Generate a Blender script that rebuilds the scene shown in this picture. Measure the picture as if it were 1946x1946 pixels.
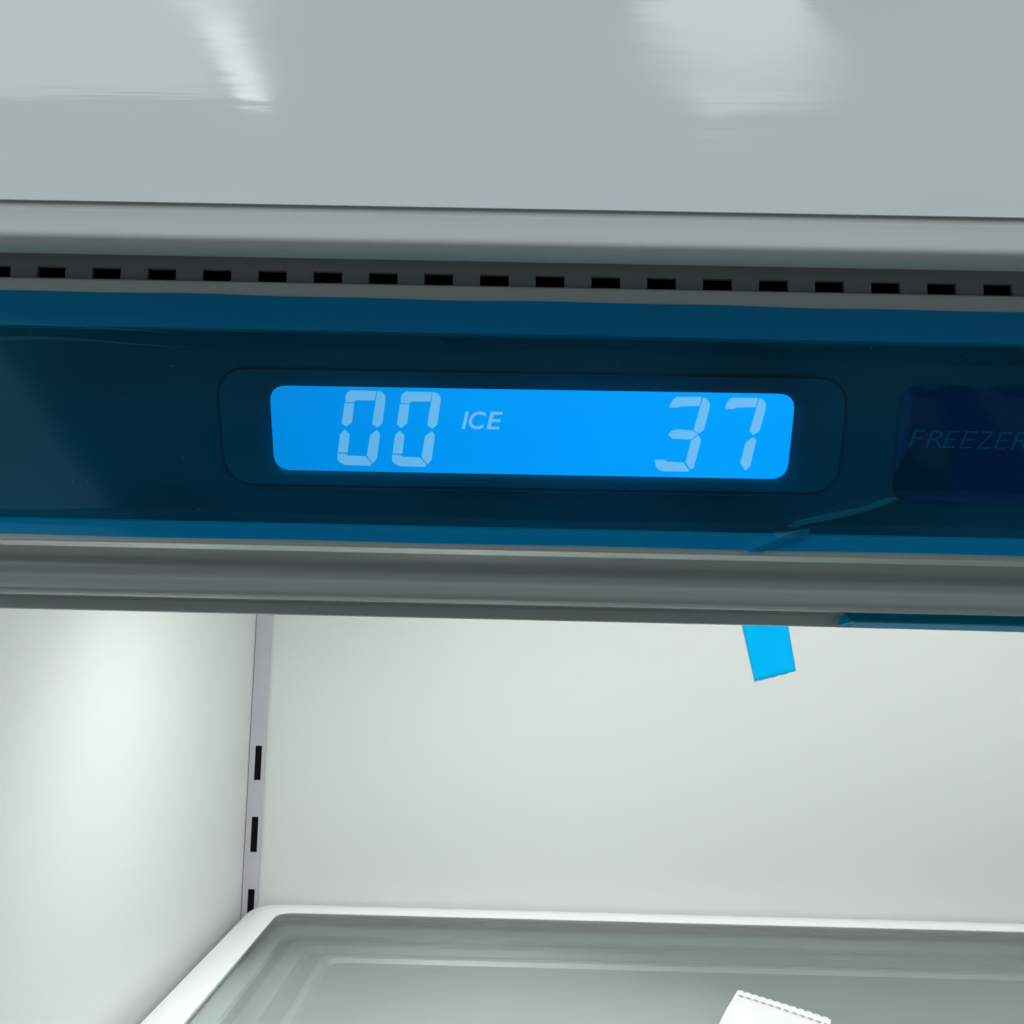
import bpy, bmesh, math, random
from mathutils import Vector, Matrix, Euler
from mathutils.geometry import tessellate_polygon
R = math.radians
random.seed(4)
for o in list(bpy.data.objects): bpy.data.objects.remove(o)
scn = bpy.context.scene
C = scn.collection

# ------------------------------------------------------------------ camera
FPX, HALF = 1900.0, 973.0
PITCH, YAW, ROLL = 6.8, 0.65, 1.3
cd = bpy.data.cameras.new('camera'); cam = bpy.data.objects.new('camera', cd); C.objects.link(cam)
cd.sensor_width = 36; cd.lens = FPX/1946*36; cd.clip_start = 0.01; cd.clip_end = 50
M = Matrix.Rotation(R(YAW), 3, 'Z') @ Matrix.Rotation(R(90+PITCH), 3, 'X') @ Matrix.Rotation(R(ROLL), 3, 'Z')
cam.matrix_world = M.to_4x4()
scn.camera = cam
cd.dof.use_dof = False

# ------------------------------------------------------------------ world, exposure
w = bpy.data.worlds.new('World'); scn.world = w; w.use_nodes = True
w.node_tree.nodes['Background'].inputs[0].default_value = (0.80, 0.92, 0.95, 1)
w.node_tree.nodes['Background'].inputs[1].default_value = 0.13
scn.view_settings.view_transform = 'Standard'; scn.view_settings.look = 'None'
scn.view_settings.exposure = 0; scn.view_settings.gamma = 1

# ------------------------------------------------------------------ measuring helpers
def ray(u, v): return (M @ Vector(((u-HALF)/FPX, -(v-HALF)/FPX, -1))).normalized()
def hit(u, v, p, n):
    d = ray(u, v); n = Vector(n); return d*(Vector(p).dot(n)/d.dot(n))
def onY(u, v, y): return hit(u, v, (0, y, 0), (0, 1, 0))
def onZ(u, v, z): return hit(u, v, (0, 0, z), (0, 0, 1))
def elev(v):
    d = ray(HALF, v); return d.z/d.y
def zat(v, y): return elev(v)*y

# ------------------------------------------------------------------ lamps
def area(name, loc, rot, sx, sy, power, col=(1, 1, 1), spread=180):
    l = bpy.data.lights.new(name, 'AREA'); l.shape = 'RECTANGLE'; l.size = sx; l.size_y = sy
    l.energy = power; l.color = col; l.spread = R(spread)
    o = bpy.data.objects.new(name, l); C.objects.link(o); o.location = loc; o.rotation_euler = rot; return o
FY = 0.21          # face of the fascia
def refl(u, v, H): # where a point seen mirrored in the fascia lies on the room's ceiling
    p = onY(u, v, FY); d = ray(u, v); d.y = -d.y
    return p + d*((H-p.z)/d.z)
HC = 1.25
a = refl(395, 0, HC); b = refl(518, 196, HC); c = refl(460, 196, HC)
# strip light along the room
wS = abs(b.x-c.x)
area('ceiling_strip_light', ((b.x+c.x)/2, b.y+0.55, HC), (0, 0, 0), wS, 1.1, .75, (1, .98, .97))
p0 = refl(-150, 196, HC)
area('ceiling_panel_light', ((p0.x+c.x)/2-0.04, b.y+0.55, HC+.01), (0, 0, 0), abs(p0.x-c.x), 1.1, 1.7, (.98, 1, .95))
q = [refl(*t, HC) for t in ((1170, -40), (1500, -40), (1606, 165), (1335, 215))]
ctr = (q[0]+q[1]+q[2]+q[3])/4
dr = ((q[0]+q[1])-(q[2]+q[3])).normalized(); ln = (((q[0]+q[1])-(q[2]+q[3]))/2).length
wd = ((q[1]-q[0]).length+(q[2]-q[3]).length)/2*0.95
area('ceiling_lamp', ctr, (0, 0, math.atan2(dr.y, dr.x)-math.pi/2), wd, ln, .66, (1, .99, .95))
# added softbox spanning the room's ceiling, lighting the fascia evenly
area('ceiling_softbox', (.1, -1.75, HC+.03), (0, 0, 0), 4.4, 3.0, 56, (.92, .98, 1))
# cool daylight filling the room from behind the photographer
area('room_daylight', (0.1, -1.6, -0.25), (R(95), 0, 0), 4.0, 1.3, 2.4, (.88, .97, 1))
# added lamp standing in for the bright floor at the left; its mirror image crosses the left end of the panel
LEAN = 20
P0 = Vector((0, .24, zat(800, .24))); U = Vector((0, -math.sin(R(LEAN)), math.cos(R(LEAN)))); NN = Vector((0, -math.cos(R(LEAN)), -math.sin(R(LEAN))))
def refl_panel(u, v, zf_):
    p = hit(u, v, P0, NN); d = ray(u, v); d = d-NN*2*d.dot(NN); return p+d*((zf_-p.z)/d.z)
fa, fb = refl_panel(5, 660, -1.3), refl_panel(222, 998, -1.3)
dv = (fa-fb).normalized(); pv = Vector((dv.y, -dv.x, 0)); pv = pv if pv.x < 0 else -pv
fc = (fa+fb)/2+pv*.55-dv*0.0
area('floor_standin_lamp', fc, (math.pi, 0, math.atan2(dv.y, dv.x)+math.pi/2), 1.1, 2.4, 5.2, (.95, 1, .95))
# the refrigerator's own lamps, under its ceiling behind the console
area('interior_lamp', (-0.045, 0.50, 0.050), (0, 0, 0), .05, .05, .55, (.99, 1, .985))
area('interior_lamp', (0.28, 0.50, 0.055), (R(50), 0, 0), .74, .04, 1.08, (.985, 1, .98))

# ------------------------------------------------------------------ materials
def mat(name): 
    m = bpy.data.materials.new(name); m.use_nodes = True; return m, m.node_tree.nodes, m.node_tree.links
def princ(name, col, rough=.5, rv=None, metal=0, spec=.5, coat=0, bump=None, vary=None, emit=None, es=0):
    m, N, L = mat(name); b = N['Principled BSDF']
    b.inputs['Base Color'].default_value = (*col, 1); b.inputs['Roughness'].default_value = rough
    b.inputs['Metallic'].default_value = metal; b.inputs['Specular IOR Level'].default_value = spec
    b.inputs['Coat Weight'].default_value = coat; b.inputs['Coat Roughness'].default_value = .1
    if emit: b.inputs['Emission Color'].default_value = (*emit, 1); b.inputs['Emission Strength'].default_value = es
    tc = N.new('ShaderNodeTexCoord')
    def noise(scale, stretch, detail=4):
        mp = N.new('ShaderNodeMapping'); mp.inputs['Scale'].default_value = stretch
        t = N.new('ShaderNodeTexNoise'); t.inputs['Scale'].default_value = scale; t.inputs['Detail'].default_value = detail
        L.new(tc.outputs['Object'], mp.inputs[0]); L.new(mp.outputs[0], t.inputs['Vector']); return t
    prev = None
    for (sc, st, strength, dist) in (bump or []):
        t = noise(sc, st); bp = N.new('ShaderNodeBump'); bp.inputs['Strength'].default_value = strength
        bp.inputs['Distance'].default_value = dist; L.new(t.outputs['Fac'], bp.inputs['Height'])
        if prev: L.new(prev.outputs[0], bp.inputs['Normal'])
        prev = bp
    if prev: L.new(prev.outputs[0], b.inputs['Normal'])
    if vary:
        sc, st, amt = vary; t = noise(sc, st, 5)
        mr = N.new('ShaderNodeMapRange'); mr.inputs['From Min'].default_value = .3; mr.inputs['From Max'].default_value = .7
        mr.inputs['To Min'].default_value = 1-amt; mr.inputs['To Max'].default_value = 1+amt
        L.new(t.outputs['Fac'], mr.inputs['Value'])
        vm = N.new('ShaderNodeVectorMath'); vm.operation = 'SCALE'; vm.inputs[0].default_value = col
        L.new(mr.outputs[0], vm.inputs['Scale']); L.new(vm.outputs[0], b.inputs['Base Color'])
    if rv:
        t = noise(rv[0], rv[1], 6); mr = N.new('ShaderNodeMapRange'); mr.inputs['From Min'].default_value = .35; mr.inputs['From Max'].default_value = .68
        mr.inputs['To Min'].default_value = rv[2]; mr.inputs['To Max'].default_value = rv[3]; L.new(t.outputs['Fac'], mr.inputs['Value']); L.new(mr.outputs[0], b.inputs['Roughness'])
    return m
m_fascia = princ('brushed_grey_paint', (.475, .520, .530), .075, (14, (.25, 1, 3), .05, .16), .2, .6,
                 bump=[(9, (.35, 1, 1), .12, .002), (60, (.12, 1, 1.6), .10, .0006), (420, (.04, 1, 1), .12, .00006)],
                 vary=(7, (.4, 1, 1.2), .045))
m_bead = princ('grey_rubber_trim', (.50, .53, .53), .45, None, 0, .5, bump=[(400, (1, 1, 1), .05, .0001)], vary=(14, (.5, 1, 1), .03))
m_house = princ('silver_grey_plastic', (.40, .43, .42), .32, None, .35, .5, bump=[(900, (1, 1, 1), .05, .00005), (30, (.3, 1, 1), .1, .0003)], vary=(20, (.4, 1, 1), .05))
m_grille = princ('dark_grey_grille_plastic', (.33, .36, .35), .6, bump=[(900, (1, 1, 1), .06, .00005)], vary=(20, (.4, 1, 1), .05))
m_slotshade = princ('black_slot_shade', (.006, .007, .007), .9, spec=.1)
m_glassk = princ('black_panel_glass', (.026, .030, .035), .2, None, 0, .5, bump=[(30, (1, 1, 1), .05, .0003)])
m_cham = princ('smoked_acrylic', (.045, .05, .06), .3)
m_lip = princ('satin_metal_lip', (.62, .65, .64), .3, None, .75, .5, bump=[(30, (.3, 1, 1), .1, .0003)])
m_groove = princ('black_groove', (.002, .002, .003), .8, spec=.05)
m_button = princ('indigo_button_membrane', (.006, .008, .075), .3, None, 0, .3, bump=[(60, (1, 1, 1), .3, .0008)])
m_lens = princ('black_indicator_lens', (.003, .003, .03), .3)
m_btext = princ('grey_print', (.09, .10, .16), .5)
m_liner = princ('white_liner_plastic', (.74, .76, .745), .38, None, 0, .35, bump=[(500, (1, 1, 1), .04, .0001), (6, (1, 1, 1), .1, .001)], vary=(5, (1, 1, 1), .012))
m_track = princ('grey_coated_steel', (.54, .54, .58), .4, None, .0, .4, vary=(25, (1, 1, .2), .04), bump=[(400, (1, 1, 1), .04, .0001)])
m_rim = princ('white_shelf_rim_plastic', (.90, .91, .90), .3, None, 0, .45, bump=[(300, (1, 1, 1), .05, .0001)])
m_rib = princ('white_drawer_border', (.64, .67, .66), .35)
m_lid = princ('pale_drawer_plastic', (.54, .57, .56), .4, vary=(12, (1, 1, 1), .03))
m_tape = princ('blue_masking_tape', (.0, .50, 1.0), .8, spec=.05, bump=[(300, (1, 3, 1), .15, .0003)], vary=(40, (1, 1, 1), .02))
m_paper = princ('white_embossed_paper', (.76, .77, .765), .8, spec=.1, bump=[(55, (3.5, .6, 1), .35, .0012), (800, (1, 1, 1), .1, .0002)])
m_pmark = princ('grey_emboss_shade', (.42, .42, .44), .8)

def film_mat(name, T, D, fd, wav=.05):
    m, N, L = mat(name); N.remove(N['Principled BSDF']); out = N['Material Output']
    tr = N.new('ShaderNodeBsdfTransparent'); tr.inputs[0].default_value = (*T, 1)
    df = N.new('ShaderNodeBsdfDiffuse'); df.inputs[0].default_value = (*D, 1)
    tl = N.new('ShaderNodeBsdfTranslucent'); tl.inputs[0].default_value = (*D, 1)
    a = N.new('ShaderNodeMixShader'); a.inputs[0].default_value = .5
    at = N.new('ShaderNodeAttribute'); at.attribute_name = 'cling'
    cm = N.new('ShaderNodeMath'); cm.operation = 'MULTIPLY_ADD'; cm.inputs[1].default_value = -fd; cm.inputs[2].default_value = fd
    L.new(at.outputs['Fac'], cm.inputs[0])
    L.new(df.outputs[0], a.inputs[1]); L.new(tl.outputs[0], a.inputs[2])
    b = N.new('ShaderNodeMixShader'); L.new(cm.outputs[0], b.inputs[0])
    L.new(tr.outputs[0], b.inputs[1]); L.new(a.outputs[0], b.inputs[2])
    gl = N.new('ShaderNodeBsdfGlossy'); gl.inputs['Roughness'].default_value = .07; gl.inputs[0].default_value = (.4, .95, 1, 1)
    tc = N.new('ShaderNodeTexCoord'); mp = N.new('ShaderNodeMapping'); mp.inputs['Scale'].default_value = (.5, 1, 1)
    t = N.new('ShaderNodeTexNoise'); t.inputs['Scale'].default_value = 22
    bp = N.new('ShaderNodeBump'); bp.inputs['Strength'].default_value = wav; bp.inputs['Distance'].default_value = .002
    L.new(tc.outputs['Object'], mp.inputs[0]); L.new(mp.outputs[0], t.inputs['Vector']); L.new(t.outputs['Fac'], bp.inputs['Height'])
    L.new(bp.outputs[0], gl.inputs['Normal'])
    fr = N.new('ShaderNodeFresnel'); fr.inputs['IOR'].default_value = 1.32; L.new(bp.outputs[0], fr.inputs['Normal'])
    c = N.new('ShaderNodeMixShader'); L.new(fr.outputs[0], c.inputs[0]); L.new(b.outputs[0], c.inputs[1]); L.new(gl.outputs[0], c.inputs[2])
    L.new(c.outputs[0], out.inputs['Surface']); return m
m_film = film_mat('blue_protective_film', (.03, .72, 1.0), (.0, .43, .95), .38)
m_fold = film_mat('folded_blue_film', (.03, .5, .85), (.02, .5, .62), .28)

m_flap = film_mat('creased_blue_film', (.10, .75, 1), (.0, .62, .85), .5)
m_hem = film_mat('turned_film_hem', (.15, .5, .8), (.26, .66, 1.0), .9)  # hem colour paled for the interior light it catches
m_fedge = film_mat('painted_edge_highlight', (.8, .95, 1), (.9, .97, 1), .9)
def glass_mat():
    m, N, L = mat('tinted_shelf_glass'); N.remove(N['Principled BSDF']); out = N['Material Output']
    tr = N.new('ShaderNodeBsdfTransparent'); tr.inputs[0].default_value = (.84, .89, .865, 1)
    gl = N.new('ShaderNodeBsdfGlossy'); gl.inputs['Roughness'].default_value = .2
    fr = N.new('ShaderNodeFresnel'); fr.inputs['IOR'].default_value = 1.5
    c = N.new('ShaderNodeMixShader'); L.new(fr.outputs[0], c.inputs[0]); L.new(tr.outputs[0], c.inputs[1]); L.new(gl.outputs[0], c.inputs[2])
    L.new(c.outputs[0], out.inputs['Surface']); return m
m_glass = glass_mat()
def screen_mat(name, col, grad):
    m, N, L = mat(name); b = N['Principled BSDF']; b.inputs['Base Color'].default_value = (.01, .02, .03, 1)
    b.inputs['Roughness'].default_value = .3
    tc = N.new('ShaderNodeTexCoord'); sp = N.new('ShaderNodeSeparateXYZ'); L.new(tc.outputs['Object'], sp.inputs[0])
    mr = N.new('ShaderNodeMapRange'); mr.inputs['From Min'].default_value = -.07; mr.inputs['From Max'].default_value = .02
    mr.inputs['To Min'].default_value = 1-grad; mr.inputs['To Max'].default_value = 1; L.new(sp.outputs[0], mr.inputs[0])
    L.new(mr.outputs[0], b.inputs['Emission Strength']); b.inputs['Emission Color'].default_value = (*col, 1)
    return m
m_screen = screen_mat('backlit_display', (0, .50, 1.06), .30)
m_seg = screen_mat('lit_display_segment', (5.3, .74, .92), .15)

# ------------------------------------------------------------------ mesh helpers
def link(name, me, m, parent=None, smooth=False, loc=None):
    o = bpy.data.objects.new(name, me); C.objects.link(o)
    if m: me.materials.append(m)
    if parent: o.parent = parent
    if smooth:
        for p in me.polygons: p.use_smooth = True
        try: me.set_sharp_from_angle(angle=R(38))
        except Exception: pass
    return o
def mesh(name, V, F, m, parent=None, smooth=False):
    me = bpy.data.meshes.new(name); me.from_pydata([tuple(v) for v in V], [], F); me.update()
    bm = bmesh.new(); bm.from_mesh(me); bmesh.ops.recalc_face_normals(bm, faces=bm.faces); bm.to_mesh(me); bm.free()
    return link(name, me, m, parent, smooth)
def empty(name, loc, **k):
    o = bpy.data.objects.new(name, None); C.objects.link(o); o.location = loc; o.empty_display_size = .02
    for a, b in k.items(): o[a] = b
    return o
def tag(o, **k):
    for a, b in k.items(): o[a] = b
    return o
def reparent(o, p):  # meshes are written in world coordinates
    o.parent = p; o.matrix_parent_inverse = Matrix.Translation(-p_loc(p))
def p_loc(p):
    v = Vector(p.location)
    while p.parent: p = p.parent; v += Vector(p.location)
    return v
def extrude_x(name, prof, x0, x1, m, parent=None, smooth=True, closed=True, nx=1, flat=True):
    n = len(prof); V = []; F = []
    for i in range(nx+1):
        x = x0+(x1-x0)*i/nx
        V += [(x, y, z) for y, z in prof]
    for i in range(nx):
        for k in range(n if closed else n-1):
            a = i*n+k; b = i*n+(k+1) % n; F.append((a, b, b+n, a+n))
    if closed: F += [tuple(range(n)), tuple(range(nx*n, nx*n+n))]
    o = mesh(name, V, F, m, parent, smooth)
    if flat: wn = o.modifiers.new('normals', 'WEIGHTED_NORMAL'); wn.weight = 100; wn.keep_sharp = True
    return o
def arc(cy, cz, r, a0, a1, n=8):
    return [(cy+r*math.cos(R(a0+(a1-a0)*i/n)), cz+r*math.sin(R(a0+(a1-a0)*i/n))) for i in range(n+1)]
def box(name, x0, x1, y0, y1, z0, z1, m, parent=None, bev=0):
    bm = bmesh.new(); bmesh.ops.create_cube(bm, size=1)
    for v in bm.verts: v.co = Vector(((x0+x1)/2+v.co.x*(x1-x0), (y0+y1)/2+v.co.y*(y1-y0), (z0+z1)/2+v.co.z*(z1-z0)))
    if bev: bmesh.ops.bevel(bm, geom=bm.edges[:], offset=bev, segments=2, affect='EDGES', profile=.5)
    me = bpy.data.meshes.new(name); bm.to_mesh(me); bm.free()
    return link(name, me, m, parent, bool(bev))
def round_poly(P, r, n=6):
    out = []; k = len(P)
    for i in range(k):
        a, b, c = Vector(P[i-1]), Vector(P[i]), Vector(P[(i+1) % k])
        ra = min(r, (a-b).length*.45, (c-b).length*.45)
        s = b+(a-b).normalized()*ra; e = b+(c-b).normalized()*ra
        for j in range(n+1):
            t = j/n; out.append(s*(1-t)**2+b*2*t*(1-t)+e*t*t)
    return out
# a plate with rectangular holes: cells on a grid, the holes left open and given walls
def holed_plate(name, xs, zs, holes, P, thick, m, parent=None):
    V = []; idx = {}; F = []
    def vid(i, j, k):
        if (i, j, k) not in idx:
            idx[(i, j, k)] = len(V); V.append(P(xs[i], zs[j], -thick*k))
        return idx[(i, j, k)]
    nx, nz = len(xs)-1, len(zs)-1
    solid = lambda i, j: 0 <= i < nx and 0 <= j < nz and (i, j) not in holes
    for i in range(nx):
        for j in range(nz):
            if not solid(i, j): continue
            F.append((vid(i, j, 0), vid(i+1, j, 0), vid(i+1, j+1, 0), vid(i, j+1, 0)))
            F.append((vid(i, j, 1), vid(i, j+1, 1), vid(i+1, j+1, 1), vid(i+1, j, 1)))
            for (di, dj, a, b) in ((-1, 0, (0, 0), (0, 1)), (1, 0, (1, 1), (1, 0)), (0, -1, (1, 0), (0, 0)), (0, 1, (0, 1), (1, 1))):
                if not solid(i+di, j+dj):
                    A = (i+a[0], j+a[1]); B = (i+b[0], j+b[1])
                    F.append((vid(*A, 0), vid(*B, 0), vid(*B, 1), vid(*A, 1)))
    return mesh(name, V, F, m, parent)

# ------------------------------------------------------------------ refrigerator
YB = 0.80                                   # back wall
XL = onY(474, 1450, YB).x; XR = 0.56        # side walls
ZC, ZF = 0.135, -0.60
fridge = empty('refrigerator', (0, 0, 0), label='white lined refrigerator interior with blue filmed control console reading 00 ICE 37', category='refrigerator')
def wall(name, pts, m=m_liner):
    return mesh(name, pts, [(0, 1, 2, 3)], m, fridge)
box('back_wall', XL-.02, XR+.02, YB, YB+.03, ZF, ZC, m_liner, fridge)
box('side_wall', XL-.03, XL, .30, YB-.0005, ZF, ZC, m_liner, fridge)
box('side_wall', XR, XR+.03, .30, YB-.0005, ZF, ZC, m_liner, fridge)
box('ceiling', XL-.03, XR+.03, .300, YB+.03, ZC+.0005, ZC+.03, m_liner, fridge)
box('cabinet_floor', XL-.03, XR+.03, .30, YB+.03, ZF-.03, ZF-.0005, m_liner, fridge)
# door frame posts at either side of the opening (outside the picture)
for x0, x1 in ((XL-.09, XL-.003), (XR+.003, XR+.09)):
    box('front_post', x0, x1, .262, .298, ZF, .08, m_liner, fridge, .002)

# fascia above the opening
zf = zat(397.5, FY)
prof = [(FY, .75), (FY, zf+.0002), (FY+.0002, zf+.0001), (FY+.0005, zf+.0005), (FY+.0006, zf+.004), (FY+.0006, .75)]
extrude_x('fascia_panel', prof, -.55, .75, m_fascia, fridge)
# rounded trim under it
zb = zat(498, FY+.0085); dz = zf-zb
bp = [(FY+.0100, zf+.004), (FY+.0009, zf+.004)]
bp += [(FY+y, zat(v, FY+y)) for y, v in ((.0009, 398), (.0009, 410), (.0004, 416), (-.0008, 421), (-.0018, 428), (-.0025, 437), (-.0030, 447), (-.0033, 456), (-.0033, 463), (-.0029, 469), (-.0020, 475), (-.0006, 481), (.0014, 487), (.0044, 493), (.0085, 498))]
bp += [(FY+.0100, zb+.001)]
extrude_x('trim_bead', bp, -.55, .75, m_bead, fridge, flat=False)

# console: on the panel plane P0, U, NN
def S(v):
    p = hit(HALF, v, P0, NN); return (p-P0).dot(U)
def pt(x, s, n=0): return Vector((x, 0, 0)) + P0 + U*s + NN*n
def pyz(s, n=0): p = pt(0, s, n); return (p.y, p.z)
def XS(u, v, n=0):
    p = hit(u, v, P0+NN*n, NN); return (p.x, (p-P0).dot(U))
CX0, CX1 = XL-.0, XR
sL, sT = S(545), S(572)
sg1, sg0 = S(635), S(1014)
sb, sl = S(1038), S(1057)
lip = pyz(sl)
lp = []
# lip: small round bead at the foot of the panel
ay, az = pyz(sb-.0007)
def turn(y, z, r, a0, a1, n):
    cy, cz = y-r*math.cos(R(a0)), z-r*math.sin(R(a0))
    return [(cy+r*math.cos(R(a0+(a1-a0)*k/n)), cz+r*math.sin(R(a0+(a1-a0)*k/n))) for k in range(1, n+1)]
lp = [(ay, az)]+turn(ay, az, .0010, 200, 246, 5)
ly, lz = lp[-1]; lp.append((ly+.906*.0022, lz-.423*.0022)); lp += turn(*lp[-1], .0004, 246, 330, 5)
y0 = lp[-1][0]
prof = [(.296, ZC-.004), pyz(sL-.008, -.012), pyz(sL-.0030, -.0040), pyz(sL-.0004, -.0022), pyz(sL+.0001, -.0008), pyz(sL, -.0002), pyz(sL-.0005, 0), pyz(sg1, 0), pyz(sg1-.0008, -.0034), pyz(sg0+.0008, -.0034), pyz(sg0, 0), pyz(sb-.00068, 0)]
lipprof = [(y, z) for y, z in lp]+[(y0+.0010, lp[-1][1]+.0008), pyz(sb-.0007, -.0012)]
prof += [pyz(sb-.0004, -.0012), (y0+.0011, lp[-1][1]+.0014), (y0+.0060, zat(1068, y0+.0060)), (y0+.0090, zat(1078, y0+.0090)), (y0+.0102, zat(1086, y0+.0102)), (y0+.0106, zat(1100, y0+.0106)),
         (y0+.0103, zat(1112, y0+.0103)), (y0+.0102, zat(1124, y0+.0102)), (y0+.0104, zat(1134, y0+.0104)), (y0+.0109, zat(1140, y0+.0109)),
         (y0+.0118, zat(1145, y0+.0118)), (y0+.0128, zat(1148.5, y0+.0128)), (y0+.0138, zat(1149.5, y0+.0138)), (y0+.0148, zat(1149, y0+.0148)+.0005),
         (y0+.0270, zat(1148, y0+.0270)+.001), (y0+.0302, zat(1156, y0+.0302)), (y0+.0302, zat(1170, y0+.0302)), (y0+.0304, zat(1176.5, y0+.0304)), (y0+.0310, zat(1178, y0+.0310)), (y0+.036, zat(1178, y0+.031)), (.299, .02)]
console = extrude_x('control_console', prof, CX0, CX1, m_house, fridge)
extrude_x('console_lip', lipprof, CX0+.0001, CX1-.0001, m_lip, console)
console['label'] = 'silver grey console housing with dark glass panel and protruding lower lip'

# vent grille: plate with real slots, black sheet behind it painting their shade
gy = pyz(sL, 0)[0]+.0035
zs0, zs1 = zat(548.5, gy), zat(522.5, gy)
xa = onY(68.8, 535, gy).x; pitch = (onY(595, 535, gy).x-xa)/5; sw = onY(123.2, 535, gy).x-xa
xs = [CX0]; holes = set(); k = int((CX0-xa)/pitch)
while xa+k*pitch < CX0+.002: k += 1
while xa+k*pitch+sw < CX1-.002:
    holes.add((len(xs), 1)); xs += [xa+k*pitch, xa+k*pitch+sw]; k += 1
xs.append(CX1)
zs = [zs0-.004, zs0, zs1, zs1+.03]
holed_plate('vent_grille', xs, zs, holes, lambda x, z, d: (x, gy-d, z), .0012, m_grille, fridge)
box('vent_shade_sheet', CX0, CX1, gy+.010, gy+.011, zs0-.004, zs1+.03, m_slotshade, fridge)

# dark panel glass inset in the console
def plate_xs(name, poly, n0, n1, m, parent, bevel=0):
    """polygon given as (x, s) on the panel plane, from depth n1 up to n0"""
    k = len(poly); V = [pt(x, s, n0) for x, s in poly]+[pt(x, s, n1) for x, s in poly]
    tri = tessellate_polygon([[Vector((x, s, 0)) for x, s in poly]])
    F = [tuple(t) for t in tri]+[(i, (i+1) % k, (i+1) % k+k, i+k) for i in range(k)]
    return mesh(name, V, F, m, parent)
g = .00008
plate_xs('panel_glass', [(CX0+g, sg0+.0009), (CX1-g, sg0+.0009), (CX1-g, sg1-.0009), (CX0+g, sg1-.0009)], -.0030, -.00335, m_glassk, console)
def z4(x, y): return (380+x/3.116, 650+y/3.116)
def z5(x, y): return (1000+x/3.116, 650+y/3.116)
def z3(x, y): return (1400+x/3.22, 650+y/3.22)
def XD(u, v): return XS(u, v, -.0026)
# window outline: groove ring
XW = lambda u, v: XS(u, v, -.0013)
outer = [XW(*z4(84, 142)), XW(*z5(1922, 206)), XW(*z5(1848, 908)), XW(*z4(143, 850))]
ro = round_poly(outer, .0085)
cen = sum((Vector(p) for p in ro), Vector((0, 0)))/len(ro)
def inset(poly, d):
    out = []; k = len(poly)
    for i in range(k):
        a, b = Vector(poly[i-1]), Vector(poly[(i+1) % k]); t = (b-a).normalized(); n = Vector((-t.y, t.x))
        p = Vector(poly[i]); 
        if (cen-p).dot(n) < 0: n = -n
        out.append(p+n*d)
    return out
ri = inset(ro, .0006); k = len(ro)
V = [pt(p[0], p[1], -.00122) for p in ro]+[pt(p[0], p[1], -.00122) for p in ri]
mesh('window_groove', V, [(i, (i+1) % k, (i+1) % k+k, i+k) for i in range(k)], m_groove, console)
def outset(poly, c, d):
    out = []; n_ = len(poly)
    for i in range(n_):
        t = (Vector(poly[(i+1) % n_])-Vector(poly[i-1]))
        if t.length < 1e-9: t = Vector((1, 0))
        t.normalize(); n = Vector((-t.y, t.x)); p = Vector(poly[i])
        if (p-c).dot(n) < 0: n = -n
        out.append(p+n*d)
    return out
# lit screen
scr = [XD(*z4(411, 257)), XD(*z5(1597, 308)), XD(*z5(1543, 813)), XD(*z4(441, 757))]
scr = round_poly(scr, .0042)
plate_xs('display_screen', [tuple(p) for p in scr], -.00265, -.00285, m_screen, console)
scp = [Vector(p) for p in scr]; scc = sum(scp, Vector((0, 0)))/len(scp)
so = outset(scp, scc, .0042)
K = len(scp); NR = 9; V = []
for q in range(NR+1):
    t = q/NR; V += [pt(*(a_*(1-t)+b_*t), -.00266+.00136*math.sin(t*math.pi/2)**.8) for a_, b_ in zip(scp, so)]
mesh('window_chamfer', V, [(q*K+i, q*K+(i+1) % K, (q+1)*K+(i+1) % K, (q+1)*K+i) for q in range(NR) for i in range(K)], m_cham, console, True)  # added slope around the screen, shaped to catch its glow
ri2 = inset(ro, .0001); K2 = len(ri2); loops = [[Vector((p.x, p.y, 0)) for p in ri2], [Vector((p.x, p.y, 0)) for p in so]]
flat = loops[0]+loops[1]
V = [pt(p.x, p.y, -.0013) for p in flat]+[pt(p.x, p.y, -.00295) for p in loops[0]]
F = [tuple(t) for t in tessellate_polygon(loops)]+[(i, (i+1) % K2, len(flat)+(i+1) % K2, len(flat)+i) for i in range(K2)]
mesh('display_window', V, F, m_cham, console)
# digits
zero = [[(862, 355), (862, 325), (870, 300), (890, 286), (1045, 290), (1036, 345), (925, 345), (912, 356)],
        [(857, 362), (914, 362), (900, 475), (866, 502), (840, 480)],
        [(1050, 290), (1078, 295), (1097, 320), (1097, 345), (1080, 480), (1050, 507), (1020, 485)],
        [(857, 518), (886, 545), (874, 655), (817, 652), (830, 545)],
        [(1048, 520), (1066, 545), (1048, 690), (1024, 717), (988, 672), (1008, 552)],
        [(815, 660), (862, 662), (875, 672), (980, 677), (1018, 720), (1010, 732), (860, 728), (832, 715), (815, 695)]]
three = [[(848, 388), (852, 372), (868, 345), (890, 325), (1040, 326), (1026, 378), (915, 380), (900, 388)],
         [(1048, 328), (1072, 338), (1088, 365), (1085, 395), (1052, 520), (1020, 543), (992, 520), (1035, 370)],
         [(840, 548), (865, 522), (900, 518), (985, 524), (1016, 547), (975, 576), (865, 572)],
         [(1020, 553), (1034, 575), (1030, 600), (992, 745), (972, 753), (944, 711), (977, 583)],
         [(762, 698), (820, 698), (835, 710), (932, 714), (964, 760), (960, 767), (810, 765), (780, 752), (765, 730)]]
seven = [[(1178, 396), (1190, 360), (1205, 338), (1225, 330), (1372, 332), (1358, 385), (1245, 388), (1230, 396)],
         [(1380, 334), (1405, 342), (1420, 370), (1418, 395), (1382, 525), (1345, 550), (1324, 528)],
         [(1342, 564), (1362, 582), (1355, 615), (1325, 735), (1298, 762), (1268, 715), (1300, 595)]]
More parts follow.
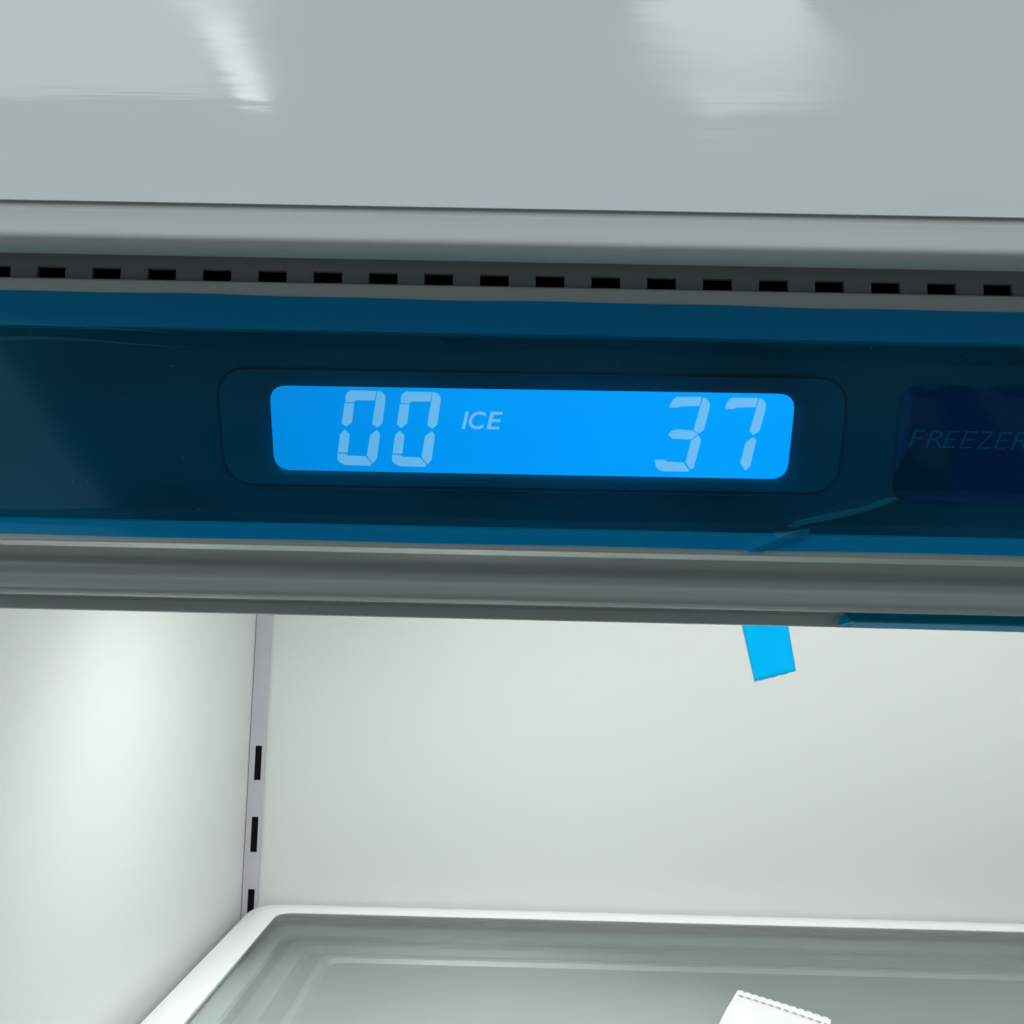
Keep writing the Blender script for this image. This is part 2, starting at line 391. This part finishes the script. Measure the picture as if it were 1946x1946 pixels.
for seg in zero: plate_xs('digit_segment', [XD(*z4(*p)) for p in seg], -.00258, -.00266, m_seg, console)
for seg in zero: plate_xs('digit_segment', [XD(*z4(p[0]+328-5*(p[1]-290)/430, p[1]+7)) for p in seg], -.00258, -.00266, m_seg, console)
for seg in three+seven: plate_xs('digit_segment', [XD(*z5(*p)) for p in seg], -.00258, -.00266, m_seg, console)

def text_mesh(name, body, A, B, T, n0, m, parent, shear=.22, off=0.0, space=1.0):
    """A, B: baseline start and end, T: a point at cap height, all as (x, s)"""
    cu = bpy.data.curves.new('t', 'FONT'); cu.body = body; cu.shear = shear; cu.extrude = .02; cu.offset = off; cu.space_character = space
    t = bpy.data.objects.new('t', cu); C.objects.link(t); bpy.context.view_layer.update()
    me = bpy.data.meshes.new_from_object(t.evaluated_get(bpy.context.evaluated_depsgraph_get()))
    bpy.data.objects.remove(t)
    xs_ = [v.co.x for v in me.vertices]; ys_ = [v.co.y for v in me.vertices]
    x0, x1, y0_, y1 = min(xs_), max(xs_), min(ys_), max(ys_)
    A, B, T = Vector(A), Vector(B), Vector(T); ex = B-A; ey = Vector((-ex.y, ex.x)).normalized()*abs((T-A).dot(Vector((-ex.y, ex.x)).normalized()))
    for v in me.vertices:
        p = A+ex*((v.co.x-x0)/(x1-x0))+ey*((v.co.y-y0_)/(y1-y0_)); v.co = pt(p.x, p.y, n0+(.00004 if v.co.z > 0 else -.00003))
    me.name = name; me.materials.clear(); return link(name, me, m, parent)
for body, xa_, xb_ in (('I', 1550, 1590), ('C', 1592, 1692), ('E', 1697, 1792)):
    ya = 514+(xa_-1550)*.014
    text_mesh('display_letter', body, XD(*z4(xa_, ya)), XD(*z4(xb_, ya+.014*(xb_-xa_)+1)), XD(*z4(xa_, ya-104)), -.00262, m_seg, console, .2, .012)

# freezer button at the right
bt = [XD(*z3(1008, 262)), XD(*z3(3300, 310)), XD(*z3(3260, 1010)), XD(*z3(950, 972))]
plate_xs('freezer_button', [tuple(p) for p in round_poly(bt, .0060)], -.00200, -.00295, m_button, console)['label'] = 'dark indigo rounded button marked FREEZER'
ln_ = [XD(*z3(985, 655)), XD(*z3(1352, 655)), XD(*z3(1290, 945)), XD(*z3(985, 945))]
plate_xs('indicator_lens', [tuple(p) for p in round_poly(ln_, .001)], -.00190, -.00199, m_lens, console)
A = z3(1040, 638); 
for i, ch in enumerate('FREEZER'):
    xa_ = 1042+i*104; w_ = 88 if ch != 'F' else 84
    text_mesh('button_letter', ch, XD(*z3(xa_, 640+i*2.4)), XD(*z3(xa_+w_+12, 641+i*2.4)), XD(*z3(xa_, 535+i*2.4)), -.00186, m_btext, console, .22, -.012)

# shelf track in the back left corner, slots cut through
ty = YB-.003
x0 = XL+.0006; x1 = onY(503, 1440, ty).x
tp = [1690, 1552, 1417]
slot = [(onY(485, 1690+66, ty).z, onY(485, 1690, ty).z), (onY(485, 1620, ty).z, onY(485, 1552, ty).z), (onY(490, 1483, ty).z, onY(490, 1417, ty).z)]
ph = slot[2][0]-slot[1][0]
allz = [slot[0][0]-ph*i for i in range(4, 0, -1)]; hh = slot[1][1]-slot[1][0]
lst = [(z, z+hh) for z in allz]+slot
xs = [x0, onY(483.5, 1450, ty).x, onY(496.5, 1450, ty).x, x1]
zs = [ZF+.002]; holes = set()
for a_, b_ in lst:
    holes.add((1, len(zs))); zs += [a_, b_]
zs.append(ZC-.001)
trk = holed_plate('shelf_track', xs, zs, holes, lambda x, z, d: (x, ty-d, z), .0016, m_track, fridge)
for a_, b_ in lst:
    box('slot_shade_sheet', xs[1]-.0004, xs[2]+.0004, ty+.0019, ty+.0027, a_-.0006, b_+.0006, m_slotshade, trk)  # black sheet behind each slot, painted in place of its shade

# ------------------------------------------------------------------ protective film on the console
def smooth(a, b, t):
    t = max(0, min(1, (t-a)/(b-a))); return t*t*(3-2*t)
def seg_d(p, a, b):
    ab = b-a; t = max(0, min(1, (p-a).dot(ab)/ab.dot(ab))); return (p-(a+ab*t)).length, t
creases = [(Vector(XS(*z3(310, 1128))), Vector(XS(*z3(975, 960))), .00055), (Vector(XS(*z3(70, 1276))), Vector(XS(*z3(430, 1150))), .0005),
           (Vector(XS(*z3(960, 960))), Vector(XS(*z3(1800, 985))), .0003)]
bx0 = XS(*z3(960, 600))[0]; bs0, bs1 = XS(*z3(1100, 985))[1], XS(*z3(1100, 262))[1]
def film_h(x, s):
    h = .0004
    wob = .0009*math.sin(x*41+1)+.0005*math.sin(x*97)
    ins = smooth(sg0+.0001, sg0+.0035, s+wob*.2)*(1-smooth(sg1-.0042+wob, sg1-.0002+wob*.4, s))
    h -= ins*.0012
    inb = smooth(bx0-.001, bx0+.004, x-(s-bs0)*.10)*smooth(bs0-.001, bs0+.003, s)*(1-smooth(bs1-.003, bs1+.001, s))
    h += inb*.00015*math.sin(x*230+s*160); h -= inb*.0002
    h += .00003*math.sin(x*40+s*60)+.000006*math.sin(x*33-s*300+1)
    p = Vector((x, s))
    for a_, b_, hh_ in creases:
        d, t = seg_d(p, a_, b_)
        if d < .004: h += hh_*math.exp(-(d/.0009)**2)
    return h
fx0, fx1 = CX0+.002, CX1-.004
nX, nS = 700, 86
V = []; F = []
for i in range(nX+1):
    x = fx0+(fx1-fx0)*i/nX
    top = sT-.00045*x/.15+.00010*math.sin(x*60)+.00008*math.sin(x*151+1); bot = sb+.00045+.0001*math.sin(x*80)
    for j in range(nS+1):
        s = bot+(top-bot)*j/nS; h = film_h(x, s)
        V.append(pt(x, s, max(h, -.0016)))
for i in range(nX):
    for j in range(nS):
        a_ = i*(nS+1)+j; F.append((a_, a_+nS+1, a_+nS+2, a_+1))
film = mesh('protective_film', V, F, m_film, None, True)
from mathutils import noise as mnoise
at = film.data.attributes.new('cling', 'FLOAT', 'POINT'); vals = []
for i in range(nX+1):
    x = fx0+(fx1-fx0)*i/nX
    for j in range(nS+1):
        s_ = sb+(sT-sb)*j/nS
        w_ = .0022*mnoise.noise(Vector((x*110, s_*110, 3)))+.0008*mnoise.noise(Vector((x*500, s_*500, 1)))
        d_ = min(x-(s_-bs0)*.10-bx0-.0006, s_-bs0-.0004, bs1-.0004-s_)+w_
        c_ = .92*smooth(-.0004, .0008, d_)
        pz = mnoise.noise(Vector((x*28, s_*45, 9)))
        c_ = max(c_, (.66+.20*smooth(-.2, .5, pz))*smooth(sg0-.0004, sg0+.0016, s_)*(1-smooth(sg1-.0016, sg1+.0004, s_)))
        vals.append(c_)
at.data.foreach_set('value', vals)
dust = []; DF = []; scr_s0, scr_s1 = min(p.y for p in scr)-.001, max(p.y for p in scr)+.001
for k_ in range(70):
    x = random.uniform(-.14, .15); s_ = random.uniform(sg0+.001, sg1-.001); q_ = random.uniform(.00006, .00016)
    if -.075 < x < .085 and scr_s0 < s_ < scr_s1: continue
    h = film_h(x, s_)+.00006; b_ = len(dust)
    dust += [pt(x+q_*math.cos(t)*random.uniform(.6, 1.6), s_+q_*math.sin(t)*random.uniform(.6, 1.2), h) for t in (0, 1.26, 2.51, 3.77, 5.03)]; DF.append(tuple(range(b_, b_+5)))
dst = mesh('dust_specks', dust, DF, princ('pale_dust', (.10, .16, .18), .9), film); dst['kind'] = 'stuff'
tag(film, label='long strip of blue protective film covering the face of the control panel', category='film')
# creases where the film lies double
def sliver(name, pts, n, m, parent):
    k = len(pts); poly = [XS(*z3(*p)) for p in pts]
    return plate_xs(name, poly, n, n-.00004, m, parent)
sliver('film_crease', [(300, 1130), (370, 1092), (520, 1058), (760, 1010), (900, 958), (975, 946), (985, 962), (900, 1000), (740, 1050), (560, 1092), (420, 1116), (350, 1138)], .0001, m_fold, film)
sliver('film_crease', [(60, 1276), (150, 1240), (280, 1180), (380, 1145), (438, 1128), (435, 1160), (400, 1190), (300, 1220), (200, 1258), (150, 1280)], .0012, m_fold, film)

# flap of film under the console at the right
fy = y0+.0292
def FP(u, v, y): return onY(u, v, y)
L0 = [(1596, 1193), (1608, 1185.5), (1625, 1183), (1780, 1187), (1946, 1190.5), (2300, 1198)]
up = []; mid = []; low = []
for i in range(25):
    u = 1590+(2350-1590)*i/24; base = 1183.5+(u-1600)*.0225
    ramp = smooth(1590, 1622, u)
    vt = 1168+(u-1600)*.021-3; 
    up.append(FP(u+14, vt, fy-.0006)); mid.append(FP(u, base+8-9*ramp, fy-.004)); low.append(FP(u-3, base+9+.004*(u-1600), fy-.0060))
n_ = 25
flap = mesh('film_flap', up+mid, [(i, i+1, n_+i+1, n_+i) for i in range(n_-1)], m_flap, None, False)
hem1 = [p+Vector((0, -.0006, 0)) for p in mid]
hem = mesh('film_hem', hem1+low, [(i, i+1, n_+i+1, n_+i) for i in range(n_-1)], m_hem, flap, False)
e2 = [p+Vector((0, -.0006, .00028)) for p in mid]; e3 = [p+Vector((0, -.0002, .0001)) for p in hem1]
mesh('film_edge_highlight', e3+e2, [(i, i+1, n_+i+1, n_+i) for i in range(n_-1)], m_fedge, flap, False)  # pale strip painted as the highlight along the turned edge
md = flap.modifiers.new('t', 'SOLIDIFY'); md.thickness = .0002
tag(flap, label='loose flap of blue film under the console at the right', category='film')

# ------------------------------------------------------------------ blue tape on the back wall
tyy = YB-.0004
corn = [(1409, 1140), (1491, 1140), (1512.5, 1275), (1434, 1295.5)]
pl = [onY(u, v, tyy) for u, v in ((1405, 1166), (1494, 1166), (1512.5, 1275), (1434, 1295.5))]
V = []; F = []; a_, b_, c_, d_ = pl; nn = 14
for j in range(nn+1):
    for i in range(nn+1):
        s_, t_ = i/nn, j/nn
        p = (a_*(1-s_)+b_*s_)*(1-t_)+(d_*(1-s_)+c_*s_)*t_
        if j == nn: p.z += random.uniform(-.0004, .0004)
        p.y = tyy-.0002*abs(math.sin(s_*7+t_*5)); V.append(p)
for j in range(nn):
    for i in range(nn):
        q_ = j*(nn+1)+i; F.append((q_, q_+1, q_+nn+2, q_+nn+1))
tape = mesh('masking_tape', V, F, m_tape, None, True)
md = tape.modifiers.new('t', 'SOLIDIFY'); md.thickness = .0002
tag(tape, label='short piece of bright blue tape stuck slanting on the back wall', category='tape')

# ------------------------------------------------------------------ glass shelf
ZS = onY(973, 1727, YB-.006).z
sx0, sx1 = XL+.0115, XR-.0115; sy0, sy1 = .292, YB-.006
shelf = empty('glass_shelf', ((sx0+sx1)/2, (sy0+sy1)/2, ZS), label='grey tinted glass shelf with rounded white rim below the console', category='shelf')
def rrect(x0, x1, y0, y1, r, n=10):
    return [tuple(p) for p in round_poly([(x0, y0), (x1, y0), (x1, y1), (x0, y1)], r, n)]
ins_l = 0.029
def ring_mesh(name, rings, m, parent, cap=False):
    V = []; k = len(rings[0][0]); F = []
    for pr, z in rings: V += [(x, y, z) for x, y in pr]
    for a in range(len(rings)-1):
        for i in range(k): F.append((a*k+i, a*k+(i+1) % k, (a+1)*k+(i+1) % k, (a+1)*k+i))
    o = mesh(name, V, F, m, None, True); o.parent = parent; o.matrix_parent_inverse = Matrix.Translation(-p_loc(parent)); return o
WL, WB = .0225/.0256, .0165/.0256
prof_r = [(.006, -.0085), (.0005, -.0080), (0, -.007), (0, -.004), (.0012, -.0014), (.0040, -.0003), (.012, 0), (.018, -.0004), (.0205, -.0012), (.0222, -.0018), (.0245, -.0023), (.0256, -.0032), (.0256, -.0042), (.006, -.0085)]
rings = []
for d, z in prof_r:
    rr = max(.026-d*.5, .010); rings.append((rrect(sx0+d*WL, sx1-d*WL, sy0+d, sy1-d*WB, rr), ZS+z))
ring_mesh('shelf_rim', rings, m_rim, shelf)
gb = rrect(sx0+.0252*WL, sx1-.0252*WL, sy0+.0258, sy1-.0252*WB, .012)
k = len(gb); V = [(x, y, ZS-.0028) for x, y in gb]
pane = mesh('glass_pane', V, [tuple(range(k))], m_glass, None); pane.parent = shelf; pane.matrix_parent_inverse = Matrix.Translation(-p_loc(shelf))

# ------------------------------------------------------------------ drawer under the shelf
ZL = ZS-.0125
pc = onZ(612, 1812, ZL); pb = onZ(973, 1822, ZL)
dr_ = empty('crisper_drawer', (.15, .55, ZL-.2), label='pale grey drawer lid with stepped border seen through the glass shelf', category='drawer')
lx0, lx1, ly0, ly1 = XL+.004, XR-.004, .300, YB-.004
ix = pc.x; iy = pb.y
ex_ = onZ(545, 1812, ZL).x                     # outer streak
rings = []
def lidr(dx, dy, z): rings.append((rrect(lx0+dx, lx1-dx, ly0+dy, ly1-dy, max(.012-.0*dx, .006), 6), ZL+z))
wX = ix-lx0; wY = ly1-iy
lidr(0, 0, -.012); lidr(0, 0, 0); lidr(wX*.50, wY*.50, 0); lidr(wX*.60, wY*.60, -.003); lidr(wX*1.2, wY*1.2, -.003)
lid = ring_mesh('drawer_lid', rings, m_lid, dr_)
bm = bmesh.new(); bm.from_mesh(lid.data); bm.verts.ensure_lookup_table(); kk = len(rings[0][0])
bm.faces.new([bm.verts[len(bm.verts)-kk+i] for i in range(kk)]); bmesh.ops.recalc_face_normals(bm, faces=bm.faces); bm.to_mesh(lid.data); bm.free()
def lid_rib(name, a0, a1, z):
    global rings
    rings = []
    e = .06
    for f, zz in ((a0, -.003), (a0+e*.4, z-.0004), (a0+e, z), (a1-e, z), (a1-e*.4, z-.0004), (a1, -.003)): lidr(wX*f, wY*f, zz)
    return ring_mesh(name, rings, m_rib, dr_)
m_lift = princ('shade_offset_white', (.84, .87, .86), .4)  # whitened ring added to offset the shade under the shelf rim
m_sv = m_rib; m_rib = m_lift; lid_rib('lid_lightening_ring', .03, .56, .0012); m_rib = m_sv
lid_rib('lid_border', .64, .86, .0015); lid_rib('lid_ridge', .98, 1.10, .0)
dbx = box('drawer_body', lx0+.006, lx1-.006, ly0+.008, ly1-.008, ZL-.2, ZL-.013, m_lid, None, .004)
dbx.parent = dr_; dbx.matrix_parent_inverse = Matrix.Translation(-p_loc(dr_))

# ------------------------------------------------------------------ paper on the shelf
ZP = ZS-.0024
def PZ(x, y, h=0): return onZ(1300+x/4.83, 1800+y/4.83, ZP+h)
A_ = PZ(487, 424); B_ = PZ(1290, 692); Dn = PZ(350, 700)
ex = (B_-A_); Lx = ex.length*1.0; ex.normalize(); ey = (Dn-A_); ey -= ex*ey.dot(ex); ey.normalize()
sk = (Dn-A_).dot(ex)/(Dn-A_).dot(ey)
Lw = .062; Lh = .09
paper = empty('paper_sheet', A_, label='white perforated paper sheet with scalloped edge lying on the glass shelf', category='paper')
nscal = 11.4; pitchp = (B_-A_).length/nscal
def pp(a, b, h): # a along the scalloped edge, b down the sheet
    p = A_+ex*(a+sk*b)+ey*b; return Vector((p.x, p.y, ZP+h))
nu, nv = 160, 60; V = []; F = []
for i in range(nu+1):
    a = Lw*i/nu; sc = abs(math.sin(math.pi*a/pitchp))**.6
    for j in range(nv+1):
        t = (j/nv)**1.7; b = -pitchp*.6*sc*(1-t)+Lh*t
        h = .0012+.0010*math.sin(a*60+1)*smooth(0, .03, b)+.0008*math.sin(a*31+b*40)
        h += .00045*math.exp(-((b-.0012)/.0009)**2)-.00040*math.exp(-((b-.0046)/.0007)**2)
        h += .0003*math.sin(a*420+math.sin(b*90)*1.4+b*200)*smooth(.006, .015, b)
        V.append(pp(a, b, max(h, .0001)))
for i in range(nu):
    for j in range(nv):
        q_ = i*(nv+1)+j; F.append((q_, q_+nv+1, q_+nv+2, q_+1))
sh = mesh('sheet', V, F, m_paper, None, True); sh.parent = paper; sh.matrix_parent_inverse = Matrix.Translation(-p_loc(paper))
md = sh.modifiers.new('t', 'SOLIDIFY'); md.thickness = .00015
def paper_h(a, b):
    h = .0012+.0010*math.sin(a*60+1)*smooth(0, .03, b)+.0008*math.sin(a*31+b*40)
    return h+.00045*math.exp(-((b-.0012)/.0009)**2)-.00040*math.exp(-((b-.0046)/.0007)**2)
b0 = .0052
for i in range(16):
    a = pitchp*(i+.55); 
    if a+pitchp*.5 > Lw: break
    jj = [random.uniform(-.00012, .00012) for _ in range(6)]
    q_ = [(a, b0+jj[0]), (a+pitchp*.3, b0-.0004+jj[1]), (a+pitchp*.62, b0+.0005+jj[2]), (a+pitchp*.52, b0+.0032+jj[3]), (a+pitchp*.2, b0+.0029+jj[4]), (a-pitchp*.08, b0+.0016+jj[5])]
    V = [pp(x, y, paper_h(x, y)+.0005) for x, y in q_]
    mk = mesh('perforation_shade', V, [tuple(range(6))], m_pmark, None); mk.parent = paper; mk.matrix_parent_inverse = Matrix.Translation(-p_loc(paper))  # flat grey patches painting the shade in the embossed marks
